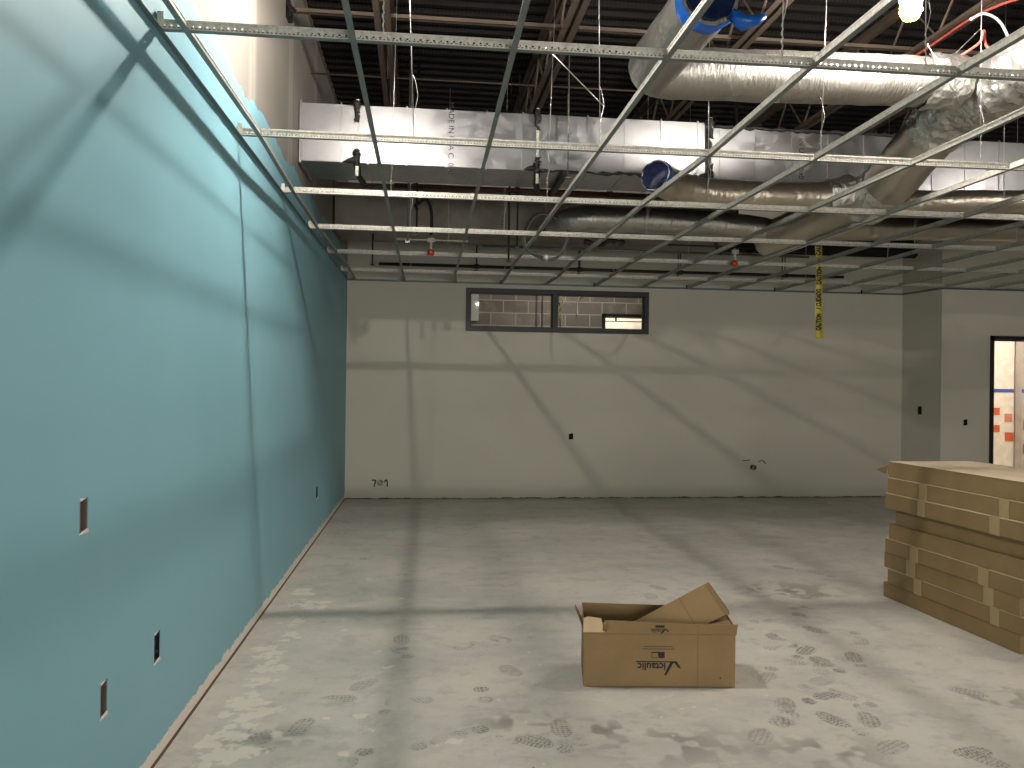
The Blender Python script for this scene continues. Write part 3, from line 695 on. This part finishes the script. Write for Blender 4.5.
# ------------------------------------------------------------------ rectangular duct
TEXTS = []
def text(body, size, loc, rot, mat, parent, name='printed_lettering', ext=.0004, sx=1.0, align='CENTER', bold=0.0):
    cu = bpy.data.curves.new(name, 'FONT'); cu.body = body; cu.size = size; cu.extrude = ext; cu.align_x = align; cu.align_y = 'CENTER'; cu.offset = bold; cu.resolution_u = 3
    cu.materials.append(mat)
    o = bpy.data.objects.new(name, cu); COL.objects.link(o); o.parent = parent; o.location = loc; o.rotation_euler = rot; o.scale = (sx, 1, 1)
    TEXTS.append(o); return o
def rect_duct(x0, x1, y0, y1, z0, z1, label, seams, txt=None, mat='galv'):
    t = thing('rectangular_duct', label, 'duct', ((x0+x1)/2, (y0+y1)/2, z0))
    cx, cy = (x0+x1)/2, (y0+y1)/2
    m = MB(); b = .004
    m.box(x0-cx, x1-cx, y0-cy, y1-cy, 0, z1-z0); o = m.obj('duct_body', MT[mat], t)
    bv = o.modifiers.new('b', 'BEVEL'); bv.width = .006; bv.segments = 2
    for s in seams:
        if x0+.02 < s < x1-.02:
            MB().box(s-cx-.005, s-cx+.005, y0-cy-.007, y1-cy+.007, -.007, z1-z0+.007).obj('standing_seam', MT[mat], t)
    for s in (x0, x1): MB().box(s-cx-.008, s-cx+.008, y0-cy-.016, y1-cy+.016, -.016, z1-z0+.016).obj('end_flange', MT[mat], t)
    for (tx, body) in (txt or []):
        text(body, .062, (tx-cx, y0-cy-.0015, (z1-z0)/2), (PI/2, PI/2, 0), MT['ink'], t)
    return t
def sq(s): return s
sl = [-.98+.3+i*.3048 for i in range(11)]
rect_duct(-.985, 2.235, 6.10, 6.62, 3.148, 3.600, 'long galvanized rectangular duct butting into the teal wall corner', [-.68, -.477, -.178, .133, .447, .732, .95, 1.255, 1.558, 1.855, 2.163], [(.166, 'MADE IN USA C  090')])
rect_duct(2.29, 7.4, 6.13, 6.64, 3.125, 3.575, 'galvanized rectangular duct continuing right behind the foil trunk duct', [2.36, 2.664, 2.982, 3.294, 3.609, 3.91, 4.22, 4.52, 4.83, 5.13, 5.44], [(3.06, 'IN USA   090')])
rect_duct(-.97, 3.4, 8.3, 9.0, 3.07, 3.56, 'dull brownish rectangular duct close to the back wall', [-.6, .4, 1.2, 2.2], mat='galv_dull')

def blob_strip(m, x, y, z0, z1, w, seed):
    r = random.Random(seed); n = 9
    pts = [(x+r.uniform(-.008, .008), y, z0+(z1-z0)*k/n) for k in range(n+1)]
    m.tube(pts, [w*r.uniform(.35, 1.1) for _ in pts], 7, jit=.012, jf=30)
for i, (x, lab) in enumerate(((-.553, 'duct hanger strap with black mastic, nearest the teal wall'), (.847, 'duct hanger strap with black mastic, in the middle of the long duct'), (2.262, 'duct hanger with black mastic at the joint of the two galvanized ducts'))):
    t = thing('duct_hanger', lab, 'duct hanger', (x, 6.07, 3.1), 0, 'mastic smeared duct hangers')
    MB().box(-.011, .011, -.006, .001, -.06, .53).obj('strap', MT['grid'], t)
    m = MB(); blob_strip(m, -.004, -.01, .36, .52, .026, i+1); m.obj('mastic', MT['mastic'], t)
    m = MB(); blob_strip(m, .0, -.01, .02, .14, .03, i+11); m.obj('mastic', MT['mastic'], t)
    if i == 2: m = MB(); blob_strip(m, -.02, -.008, .1, .5, .022, 5); m.obj('mastic', MT['mastic'], t)
    m = MB(); m.tube([(-.01, -.01, .06), (-.07, -.005, .055), (-.11, -.004, .045)], [.022, .018, .006], 7, jit=.01, jf=30); m.obj('mastic', MT['mastic'], t)
    m = MB(); m.tube([(0, -.01, .04), (.0, .1, -.03), (.03, .22, -.06), (.03, .30, -.03)], [.026, .02, .024, .012], 7, jit=.012, jf=30); m.obj('mastic', MT['mastic'], t)
m = MB(); r = random.Random(3)
pts = [(x, 6.09+r.uniform(-.004, .004), 3.148+r.uniform(-.008, .008)) for x in np.arange(.88, 2.25, .045)]
m.tube(pts, [r.uniform(.006, .016) for _ in pts], 6, jit=.008, jf=30)
tag(m.obj('mastic_bead', MT['mastic']), 'ragged black mastic bead under the lit edge of the long duct', 'sealant')
m = MB(); pts = [(x, 6.12+r.uniform(-.004, .004), 3.578+r.uniform(-.008, .006)) for x in np.arange(2.3, 4.0, .045)]
m.tube(pts, [r.uniform(.006, .018) for _ in pts], 6, jit=.008, jf=30)
tag(m.obj('mastic_bead', MT['mastic']), 'ragged mastic bead along the top edge of the right-hand duct', 'sealant')
for x in (1.06, 1.13):
    pass
t = thing('duct_support', 'black strut bracket under the long duct with a threaded rod', 'duct bracket', (1.06, 6.0, 3.1))
MB().box(-.02, .02, 0, .75, -.005, .035).obj('strut', MT['black'], t); MB().tube([(0.02, 0.0, -.12), (.02, 0.0, 1.2)], .005, 8).obj('threaded_rod', MT['conduit'], t); MB().box(.0, .04, -.02, .02, -.03, -.02).obj('nut_plate', MT['conduit'], t)

# ------------------------------------------------------------------ round foil ducts
def line(a, b, st=.03):
    a, b = Vector(a), Vector(b); n = max(2, int((b-a).length/st)); return [a+(b-a)*k/n for k in range(n+1)]
def arc_corner(a, c, b, rad, n=12):
    """points: straight a -> rounded corner at c -> b"""
    a, b, c = Vector(a), Vector(b), Vector(c); u = (a-c).normalized(); v = (b-c).normalized()
    out = line(a, c+u*rad)
    p0, p1 = c+u*rad, c+v*rad
    for k in range(1, n): t = k/n; out.append((1-t)**2*p0+2*t*(1-t)*c+t*t*p1)
    return out+line(p1, b)
def foil_pipe(name, label, pts, r, mat, jit, seams=(), parent=None, wraps=()):
    t = thing(name, label, 'duct', tuple(pts[0]), 0)
    o0 = Vector(pts[0]); P = [Vector(p)-o0 for p in pts]
    m = MB(); m.tube(P, r, 40, caps=True, jit=jit, jf=7); m.obj('insulated_pipe', MT[mat], t)
    for (i0, i1, dr, j) in wraps:
        m = MB(); seg0 = P[i0:i1]; seg = []
        for a_, b_ in zip(seg0, seg0[1:]):
            q_ = max(1, int((b_-a_).length/.018)); seg += [a_+(b_-a_)*k/q_ for k in range(q_)]
        seg.append(seg0[-1]); n = len(seg)
        m.tube(seg, [r+dr*(1 if 0 < k < n-1 else .2) for k in range(n)], 72, caps=False, jit=j, jf=13)
        w_ = m.obj('foil_tape_wrap', MT['foil_crinkle'], t); w_['label'] = 'crinkled bright foil tape wrap'
    return t, o0
# duct 1: big bright one, leg toward the viewer with an open end in blue film
r1 = .148; z1 = 3.338
path = arc_corner((1.335, 3.62, z1), (1.300, 4.56, z1), (3.25, 4.46, z1+.005), .16)
t1, o1 = foil_pipe('foil_duct', 'large bright foil-wrapped round duct with its open end wrapped in blue film', path, r1, 'foil', .006, wraps=[(len(path)-9, len(path), .012, .016)])
m = MB()
m.tube([Vector(p)-o1 for p in ((1.335, 3.605, z1), (1.335, 3.645, z1), (1.335, 3.70, z1))], [r1+.004, r1+.012, r1+.004], 40, caps=False, jit=.006, jf=20)
m.tube([Vector(p)-o1 for p in ((1.44, 3.62, z1-.09), (1.50, 3.60, z1-.13), (1.56, 3.61, z1-.12), (1.60, 3.60, z1-.09))], [.03, .035, .028, .008], 10, jit=.02, jf=18)
b_ = m.obj('blue_film', MT['blue'], t1); b_['label'] = 'bright blue plastic film collar'
m = MB(); m.tube([Vector(p)-o1 for p in ((1.335, 3.603, z1), (1.335, 3.612, z1))], [r1-.025, r1-.02], 32, jit=.004, jf=25); c_ = m.obj('end_film', MT['darkblue'], t1); c_['label'] = 'dark blue film over the open end'
# trunk
tp = smooth_path([(3.47, 2.3, 3.32), (3.46, 3.4, 3.32), (3.45, 4.5, 3.31), (3.44, 4.85, 3.28), (3.43, 5.55, 2.975), (3.43, 5.95, 2.936), (3.42, 6.6, 2.936), (3.41, 7.45, 2.936)], 12)
tt, ot = foil_pipe('foil_trunk_duct', 'wide foil-wrapped trunk duct sloping down and away at the upper right', tp, .181, 'foil_dull', .006, wraps=[(17, 40, .014, .020), (47, 58, .012, .016)])
# duct 2
p2 = [Vector(p) for p in smooth_path([(1.64, 5.52, 2.99), (1.72, 5.60, 2.975), (1.90, 5.70, 2.945), (2.15, 5.74, 2.93), (2.7, 5.75, 2.93), (3.02, 5.75, 2.94), (3.28, 5.72, 2.98)], 10)]
t2, o2 = foil_pipe('foil_duct', 'smaller foil-wrapped duct with a dark blue film end, below the galvanized duct', p2, .112, 'foil_dull', .006, wraps=[(52, 61, .015, .016)])
d = (p2[1]-p2[0]).normalized()
m = MB(); m.tube([Vector((0, 0, 0))-d*.006, Vector((0, 0, 0))-d*.001], [.100, .108], 28, jit=.008, jf=25)
c_ = m.obj('end_film', MT['darkblue'], t2); c_['label'] = 'dark blue plastic film end cover'
m = MB(); m.tube([-d*.004, d*.02, d*.05], [.114, .120, .115], 28, caps=False, jit=.008, jf=25); c_ = m.obj('blue_film', MT['blue'], t2); c_['label'] = 'blue plastic film collar'
# duct 3
p3 = smooth_path([(1.42, 7.9, 3.12), (1.28, 7.70, 3.06), (1.26, 7.42, 3.03), (1.46, 7.26, 3.03), (1.8, 7.25, 3.035), (2.6, 7.25, 3.03), (3.15, 7.25, 3.0), (3.30, 7.25, 2.98)], 10)
foil_pipe('foil_duct', 'long foil-wrapped duct crossing behind the galvanized duct, elbowed at its left end', p3, .118, 'foil', .007)
# ducts right of trunk
p4 = smooth_path([(3.55, 5.82, 2.93), (3.9, 5.80, 2.93), (4.6, 5.78, 2.955), (5.6, 5.75, 2.98), (6.6, 5.75, 3.0)], 10)
foil_pipe('foil_duct', 'foil-wrapped duct running right from the trunk duct, nearer and higher one', p4, .105, 'foil_dull', .006)
p5 = smooth_path([(3.5, 7.22, 2.99), (4.2, 7.25, 3.03), (5.2, 7.25, 3.06), (6.5, 7.25, 3.08)], 10)
foil_pipe('foil_duct', 'foil-wrapped duct running right from the far end of the trunk duct', p5, .11, 'foil_dull', .006)

# ------------------------------------------------------------------ pipes, sprinklers, cables
for z, lab in ((3.292, 'upper red-brown sprinkler pipe behind the galvanized duct'), (3.222, 'lower red-brown sprinkler pipe behind the galvanized duct')):
    m = MB(); m.tube([(-.32, 7.3, z), (2.3, 7.32, z)], .022, 12)
    for x in (-.15, .8, 1.7): m.tube([(x, 7.3, z), (x+.05, 7.3, z)], .029, 12)
    tag(m.obj('sprinkler_pipe', MT['pipe']), lab, 'pipe')
tag(MB().box(XW, XJ, 9.62, 9.72, 3.22, 3.31).box(XW, XJ, 9.655, 9.685, 3.2, 3.5).obj('dark_gap_strip', MT['black']), 'black strip standing in for the dark gap above the back wall', 'dark strip')  # black strip modelled in place of the dark void above the wall
for y, z, r, lab in ((9.62, 2.915, .02, 'dark pipe running along the top of the back wall, upper one'), (9.70, 2.86, .012, 'thin dark conduit running along the top of the back wall')):
    m = MB(); m.tube([(-.6, y, z), (5.4, y, z)], r, 10)
    for x in (.6, 1.9, 3.2, 4.6): m.tube([(x, y, z-.01), (x, y, z+.30)], .007, 6); m.tube([(x-.03, y, z), (x+.03, y, z)], r*1.5, 10)
    tag(m.obj('wall_pipe', MT['darkpipe']), lab, 'pipe')
tag(MB().tube([(.6, 8.6, 2.99), (4.4, 8.6, 2.98)], .014, 8).obj('wall_pipe', MT['conduit']), 'grey conduit hanging above the grid in front of the back wall', 'pipe')
SPX = 3.16
def sprinkler(x, y, z, lab, bar=True, hose=True):
    t = thing('fire_sprinkler', lab, 'sprinkler', (x, y, z))
    m = MB(); m.tube([(0, 0, 0), (0, 0, .012), (0, 0, .05), (0, 0, .062)], [.018, .034, .034, .012], 14); m.obj('guard_cap', MT['redcap'], t)
    MB().tube([(0, 0, .06), (0, 0, .2)], .013, 10).obj('drop_nipple', MT['grid'], t)
    MB().box(-.035, .035, -.02, .02, .13, .17).obj('bracket', MT['grid'], t)
    if bar: MB().box(-.34, .36, -.008, .008, .145, .157).obj('support_bar', MT['grid'], t)
    if hose: MB().tube(smooth_path([(0, 0, .2), (.0, 0, .42), (-.05, .0, .55), (-.14, 0, .50), (-.155, -.2, .44), (-.136, -.4, .36)] if bar else [(0, 0, .2), (.02, 0, .6), (.0, .0, HD-HG+.03)], 8), .016, 10).obj('flexible_hose', MT['blackhose'], t)
sprinkler(.026, 7.65, HG-.03, 'red-capped sprinkler head on a silver bar, left of the high window')
sprinkler(SPX, 7.75, HG-.03, 'red-capped sprinkler head right of the high window, among dark fittings', bar=False)
# fittings near the second head
tag(MB().tube(smooth_path([(SPX-.22, 7.7, 3.05), (SPX-.22, 7.7, 2.90), (SPX-.16, 7.7, 2.82)], 6), .02, 8).tube(smooth_path([(SPX+.22, 7.72, 3.05), (SPX+.2, 7.72, 2.88), (SPX+.10, 7.72, 2.84)], 6), .016, 8).tube([(SPX-.8, 7.7, 2.90), (SPX+.35, 7.7, 2.89)], .009, 6).obj('pipe_fitting', MT['blackhose']), 'dark hose fittings bundled around the right sprinkler head', 'pipe fitting')
# cable coil
m = MB(); pts = []
for k in range(140):
    a = k*2*PI/28; rr = .205+.012*math.sin(k*.9)+.004*(k//28); pts.append((1.11+rr*math.cos(a), 7.3+.012*(k//28)-.03, 2.862+rr*math.sin(a)))
m.tube(pts, .008, 6)
m.tube(smooth_path([(1.11, 7.3, 3.07), (1.09, 7.3, 3.2), (1.0, 7.35, 3.35)], 6), .008, 6)
t = thing('cable_coil', 'coil of grey cable hanging above the grid, left of the long foil duct', 'cable coil', (0, 0, 0)); o_ = m.obj('cable', MT['greycable'], t); MB().tube([(1.10, 7.27, 2.64), (1.12, 7.27, 2.68)], .026, 8).obj('tie', MT['white'], t)
for i, (x, y, z0_, z1_, mt, lab) in enumerate(((-.19, 7.25, 2.75, 3.35, 'conduit', 'grey threaded rod hanging left of the left sprinkler head'), (-.11, 7.25, 2.82, 3.35, 'black', 'black drop pipe hanging left of the left sprinkler head'), (-.60, 8.5, 2.72, 3.2, 'black', 'dark rod below the dull duct near the teal wall'), (.76, 7.35, 2.62, 3.3, 'black', 'black cable drop left of the cable coil'), (.84, 7.35, 2.75, 3.3, 'darkpipe', 'dark thin rod just left of the cable coil'))):
    tag(MB().tube([(x, y, z0_), (x+.004, y, 3.07 if y > 8.1 else HD)], .009, 8).box(x-.02, x+.02, y-.012, y+.012, z0_, z0_+.02).obj('drop_rod', MT[mt]), lab, 'rod')
# bundled black cables bottoms
tag(MB().tube(smooth_path([(1.62, 8.0, 2.96), (1.78, 8.0, 2.93), (1.9, 8.0, 2.98), (2.05, 8.0, 2.96)], 6), .022, 8, jit=.02, jf=20).obj('cable_bundle', MT['blackhose']), 'clump of black cable under the long foil duct', 'cable')
# red and white cables by the trunk
tag(MB().tube(smooth_path([(3.66, 6.3, 3.985), (3.66, 5.4, 3.982), (3.665, 4.85, 3.98), (3.70, 4.4, 3.90), (3.80, 4.2, 3.88), (4.2, 3.9, 3.95)], 10), .009, 8).obj('red_cable', MT['redcable']), 'red cable running under the fourth joist then looping right', 'cable')
tag(MB().tube(smooth_path([(3.02, 4.6, 3.38), (3.10, 4.45, 3.42), (3.28, 4.35, 3.535), (3.32, 4.35, 3.62), (3.36, 4.35, 3.52), (3.5, 4.2, 3.56), (3.8, 4.0, 3.68)], 10), .008, 8).obj('red_cable', MT['redcable']), 'red cable lying on top of the foil trunk duct', 'cable')
tag(MB().tube(smooth_path([(3.27, 4.4, 3.71), (3.36, 4.4, 3.75), (3.46, 4.4, 3.71), (3.53, 4.4, 3.60)], 8), .008, 8).obj('white_cable', MT['whitecable']), 'white cable arching over the foil trunk duct', 'cable')
tag(MB().tube(smooth_path([(2.78, 4.5, 3.25), (2.9, 4.45, 3.36), (3.1, 4.4, 3.40), (3.2, 4.4, 3.46)], 8), .014, 8).obj('white_cable', MT['whitecable']), 'thick white cable lying along the top of the large foil duct', 'cable')

# ------------------------------------------------------------------ caged lamps
em = [mat_emit('lit_bulb_%d' % i, LAMP_COLOR, LAMP_STRENGTH*L[3]/(1.56 if i == 0 else (.52 if i == 1 else 1))) for i, L in enumerate(LAMPS)]
bulb = MB().ball((0, 0, 0), .042, 16, 1, 1, 1.15).mesh('bulb')
m = MB()
for k in range(6):
    a = k*PI/6*2; pts = []
    for j in range(13):
        b = PI*j/12; rr = .062*math.sin(b)**.8+.002; pts.append((rr*math.cos(a), rr*math.sin(a), .11*math.cos(b)*.85-.005+.02))
    m.tube(pts, .0022, 5)
for z in (-.03, .03): m.tube([(.061*math.cos(2*PI*k/20), .061*math.sin(2*PI*k/20), z+.01) for k in range(21)], .0022, 5, caps=False)
cage = m.mesh('cage')
sock = MB().tube([(0, 0, .004), (0, 0, .035), (0, 0, .075), (0, 0, .15), (0, 0, .17)], [.046, .040, .027, .024, .010], 20).mesh('socket')
for i, (x, y, z, s, lab) in enumerate(LAMPS):
    t = thing('caged_work_lamp', lab, 'work lamp', (x, y, z), 0, 'string of caged work lamps')
    b_o = link('bulb', bulb.copy(), em[i], t); b_o.scale = (1.25,)*3 if i == 0 else ((.72,)*3 if i == 1 else (1,)*3); link('cage', cage, MT['cage'], t); link('socket', sock, MT['cage'], t)
    MB().tube([(0, 0, .17), (.0, .02, .3), (.01, .03, HD-z-.01)], .005, 6).obj('cord', MT['cage'], t)

# ------------------------------------------------------------------ caution tape
def caution():
    t = thing('caution_tape', 'yellow caution tape hanging down from the ceiling grid', 'tape', (3.495, 6.655, HG))
    b = bmesh.new(); n = 40; L = .835; vs = []
    for k in range(n+1):
        s_ = k/n; z = -L*s_; tw = 1.25*math.exp(-((s_-.17)/.05)**2)+.12*math.sin(s_*5); w = .0345
        cx = .004*math.sin(s_*6)+.018*s_
        vs.append((b.verts.new((cx-w*math.cos(tw), -w*math.sin(tw), z)), b.verts.new((cx+w*math.cos(tw), w*math.sin(tw), z))))
    for k in range(n): f = b.faces.new([vs[k][0], vs[k][1], vs[k+1][1], vs[k+1][0]]); f.smooth = True
    me = bpy.data.meshes.new('film'); b.to_mesh(me); b.free()
    o = link('film', me, MT['yellow'], t); so = o.modifiers.new('s', 'SOLIDIFY'); so.thickness = .0006
    for body, pos_, ln in (('CAUTION', .688, .15), ('/', .566, .03), ('CUIDADO', .468, .15), ('CAUTION', .272, .155), ('CAU', .045, .08)):
        o_ = text(body, .062, (.004*math.sin(pos_/.835*6)+.018*pos_/.835-.002, -.004-.0345*abs(math.sin(.12*math.sin(pos_/.835*5))), -pos_), (PI/2, -PI/2, 0), MT['ink'], t, 'caution_lettering', .0003, ln/(.0385*len(body)+.004), bold=.0036)
caution()

# ------------------------------------------------------------------ open carton
def carton():
    w, d, h, th = .732, .31, .305, .004
    t = thing('open_carton', 'open printed cardboard carton with raised flaps on the bare concrete floor', 'cardboard box', (.766, 3.672, 0), -.095)
    def part(name, m, mat='card'):
        return m.obj(name, MT[mat], t)
    def panel(name, pts, n, mat='card', wav=0.0):
        b = MB(); b.slab(pts, n, th); return b.obj(name, MT[mat], t)
    fr = MB().slab([(0, 0, .003), (w, 0, .003), (w, 0, .299), (.62, 0, .303), (.45, -.001, .305), (.28, 0, .312), (.10, .001, .318), (.088, 0, .292), (.083, 0, .268), (0, 0, .262)], (0, 1, 0), th).obj('front_panel', MT['card'], t)
    MB().slab([(0, d, .003), (w, d, .003), (w, d, .300), (.0, d, .318)], (0, -1, 0), th).obj('back_panel', MT['card'], t)
    MB().slab([(0, th, .003), (0, d-th, .003), (0, d-th, .30), (0, th, .275)], (1, 0, 0), th).obj('side_panel', MT['card'], t)
    MB().slab([(w, th, .003), (w, d-th, .003), (w, d-th, .305), (w, th, .290)], (-1, 0, 0), th).obj('side_panel', MT['card'], t)
    MB().box(th, w-th, th, d-th, .001, .005).obj('bottom_panel', MT['card'], t)
    # long rear flap torn and lifted, rising to the right
    a = Vector((.618, .20, .446)); b2 = Vector((.700, .11, .316)); dn = Vector((-.43, -.02, -.225))
    dn2 = Vector((.012, -.006, -.006))
    n = (b2-a).cross(dn).normalized()
    fl = MB().slab([a, b2, b2+dn, a+dn], n, th).obj('lifted_flap', MT['card'], t)
    MB().slab([a, a+Vector((.022, .004, .010)), (.724, .112, .338), (.726, .108, .322), b2], n, th).obj('flap_tab', MT['cardin'], t)
    cr = MB(); mid = dn*.30; cr.slab([a+mid-n*.0008, b2+mid-n*.0008, b2+mid+dn*.012-n*.0008, a+mid+dn*.012-n*.0008], n, .0007+th*1.3)
    cr.obj('flap_crease', MT['cardin'], t)
    # inner right and left end flaps
    MB().slab([(w-.01, .03, .285), (w-.01, d-.02, .300), (w-.10, d-.03, .285), (w-.10, .06, .265)], (0, 0, 1), th).obj('end_flap', MT['cardin'], t)
    MB().slab([(.0, .02, .262), (-.018, .02, .31), (-.042, .03, .365), (-.042, .10, .365), (0, .12, .28)], (1, 0, .4), .003).obj('end_flap', MT['cardin'], t)
    MB().slab([(w-.03, -.002, .272), (w+.003, -.002, .250), (w+.010, -.002, .305), (w-.045, -.002, .300)], (0, -1, 0), .003).obj('corner_flap', MT['card'], t)
    p = MB().slab([(-.004, -.001, .262), (.098, -.001, .262), (.100, -.001, .285), (.090, -.001, .300), (.082, -.001, .328), (.020, -.001, .338), (-.002, -.001, .328)], (0, -1, 0), .0015).obj('torn_tape_patch', MT['patch'], t)
    p['label'] = 'pale torn tape patch on the top left corner'
    MB().tube([(.10, -.003, .270), (.105, -.003, .295), (.098, -.003, .31)], [.010, .014, .004], 8).obj('torn_fold', MT['cardin'], t)
    MB().box(.004, w-.004, -.0012, 0, .252, .2545).box(.549, .551, -.001, 0, .005, .30).obj('score_line', MT['cardin'], t)
    # printing, upside down as in the place
    yy = -.0012; R180 = (PI/2, PI, 0)
    P = []
    text('ictaulic', .050, (.328, yy, .100), R180, MT['ink'], t, 'printed_lettering', .0003, .98, bold=.0012)
    MB().slab([(.253, yy, .1195), (.420, yy, .1195), (.420, yy, .1245), (.253, yy, .1245)], (0, -1, 0), .0004).obj('printed_logo', MT['ink'], t)
    MB().slab([(.420, yy, .1245), (.448, yy, .1245), (.470, yy, .092), (.458, yy, .092), (.439, yy, .116), (.432, yy, .116), (.400, yy, .058), (.388, yy, .058)], (0, -1, 0), .0004).obj('printed_logo', MT['ink'], t)
    x0, x1, z0, z1 = .327, .390, .140, .169
    bd = MB()
    bd.slab([(x0, yy, z0), (x1, yy, z0), (x1, yy, z1), (x0, yy, z1), (x0, yy, z1-.005), (x0+.03, yy, z1-.005), (x0+.034, yy, z0+.002), (x0+.002, yy, z0+.002), (x0+.002, yy, z1-.006), (x0, yy, z1-.006)], (0, -1, 0), .0004)
    bd.obj('printed_badge', MT['ink'], t)
    MB().box(.284, .438, yy-.0003, yy, .1815, .1850).obj('fine_print', MT['inkfaint'], t)
    MB().box(.289, .429, yy-.0003, yy, .1935, .1965).obj('fine_print', MT['inkfaint'], t)
    text('ictaulic', .024, (.355, yy, .270), R180, MT['ink'], t, 'printed_lettering', .0003, .95)
    MB().slab([(.318, yy, .280), (.385, yy, .280), (.389, yy, .280), (.397, yy, .280), (.412, yy, .266), (.405, yy, .266), (.393, yy, .276), (.375, yy, .256), (.370, yy, .256), (.384, yy, .2785), (.318, yy, .2785)], (0, -1, 0), .0004).obj('printed_logo', MT['ink'], t)
    MB().box(.344, .388, yy-.0004, yy, .286, .297).obj('printed_badge', MT['ink'], t)
    MB().tube([(.66, -.001, .045), (.66, .001, .045)], .004, 8).obj('printed_dot', MT['ink'], t)
    for ch in t.children:          # the empty carton has racked slightly sideways
        if ch.type == 'MESH': ch.data.transform(Matrix(((1, .07, 0, 0), (0, 1, 0, 0), (0, 0, 1, 0), (0, 0, 0, 1))))
carton()

# ------------------------------------------------------------------ stack of long cartons
def stack():
    o0 = Vector((3.255, 3.93)); ang = .047       # long side leans along y
    Lx, Ly = .64, 1.135
    zs = [0, .104, .208, .312, .416, .520, .624, .730, .838, .948]
    dxy = [(0, 0, 0), (.004, -.03, .004), (-.006, .0, -.004), (-.008, -.03, 0), (-.004, -.05, .004), (.022, -.05, .006), (-.016, -.07, 0), (-.006, -.07, .0), (-.004, -.07, -.002)]
    sz = [(0, .06), (0, .045), (0, .055), (0, .065), (0, .045), (0, .005), (0, .095), (0, .085), (0, .08)]
    # tape bands: distances from the near end
    tapes = {7: [(.145, .215), (.815, .89)], 6: [(.20, .275), (.82, .89)], 3: [(.25, .33), (.855, .935)], 2: [(.185, .262), (.86, .95)], 1: [(.18, .248), (.83, .905)]}
    pos = ['at the bottom of the stack, on the concrete', 'second from the bottom of the stack', 'third from the bottom of the stack', 'fourth from the bottom, under the plain middle pair', 'fifth from the bottom, plain without tape', 'sixth from the bottom, recessed and shadowed', 'seventh from the bottom, jutting out over the gap', 'second from the top of the stack', 'topmost of the stack, with an open corner flap']
    for i in range(9):
        dx, dy, da = dxy[i]; ly = Ly+sz[i][1]
        h = zs[i+1]-zs[i]-.0015
        t = thing('long_carton', f'long flat brown carton, {pos[i]}', 'cardboard box', (o0.x+dx, o0.y+dy, zs[i]+.0005), ang+da, 'stack of long flat cartons')
        m = MB(); m.box(0, Lx, 0, ly, 0, h)
        o = m.obj('carton_body', MT['card2'], t); bv = o.modifiers.new('b', 'BEVEL'); bv.width = .004; bv.segments = 2
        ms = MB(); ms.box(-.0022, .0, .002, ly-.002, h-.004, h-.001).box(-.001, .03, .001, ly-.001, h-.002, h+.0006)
        le = ms.obj('lid_edge', MT['card_glare' if i in (7, 6, 3, 1) else 'card2'], t)  # paler edges are highlight lines painted onto the lids
        for (a, b) in tapes.get(i, []):
            MB().box(-.0034, -.0020, a, b, .0, h-.001).box(-.0034, .05, a, b, h-.001, h+.0009).obj('packing_tape', MT['tapecard'], t)
        if i == 8:
            MB().box(.0, Lx, .0, ly, h, h+.001).obj('glare_sheet', MT['card_glare'], t)  # pale layer paints the glare of the lamps on the top face
            MB().slab([(-.002, ly+.001, .02), (.06, ly+.004, .0), (.06, ly+.004, .09), (-.002, ly+.001, .085)], (-.3, 1, 0), .004).obj('corner_flap', MT['card2'], t)
            MB().slab([(-.002, ly, .085), (-.002, ly+.03, .02), (-.055, ly+.06, .045)], (0, 1, .2), .004).obj('corner_flap', MT['cardin'], t)
stack()

bpy.context.view_layer.update()
for o in TEXTS:      # lettering becomes plain mesh
    dg = bpy.context.evaluated_depsgraph_get()
    me = bpy.data.meshes.new_from_object(o.evaluated_get(dg)); n = bpy.data.objects.new(o.name.split('.')[0], me); COL.objects.link(n)
    n.parent = o.parent; n.location = o.location; n.rotation_euler = o.rotation_euler; n.scale = o.scale
    bpy.data.objects.remove(o)
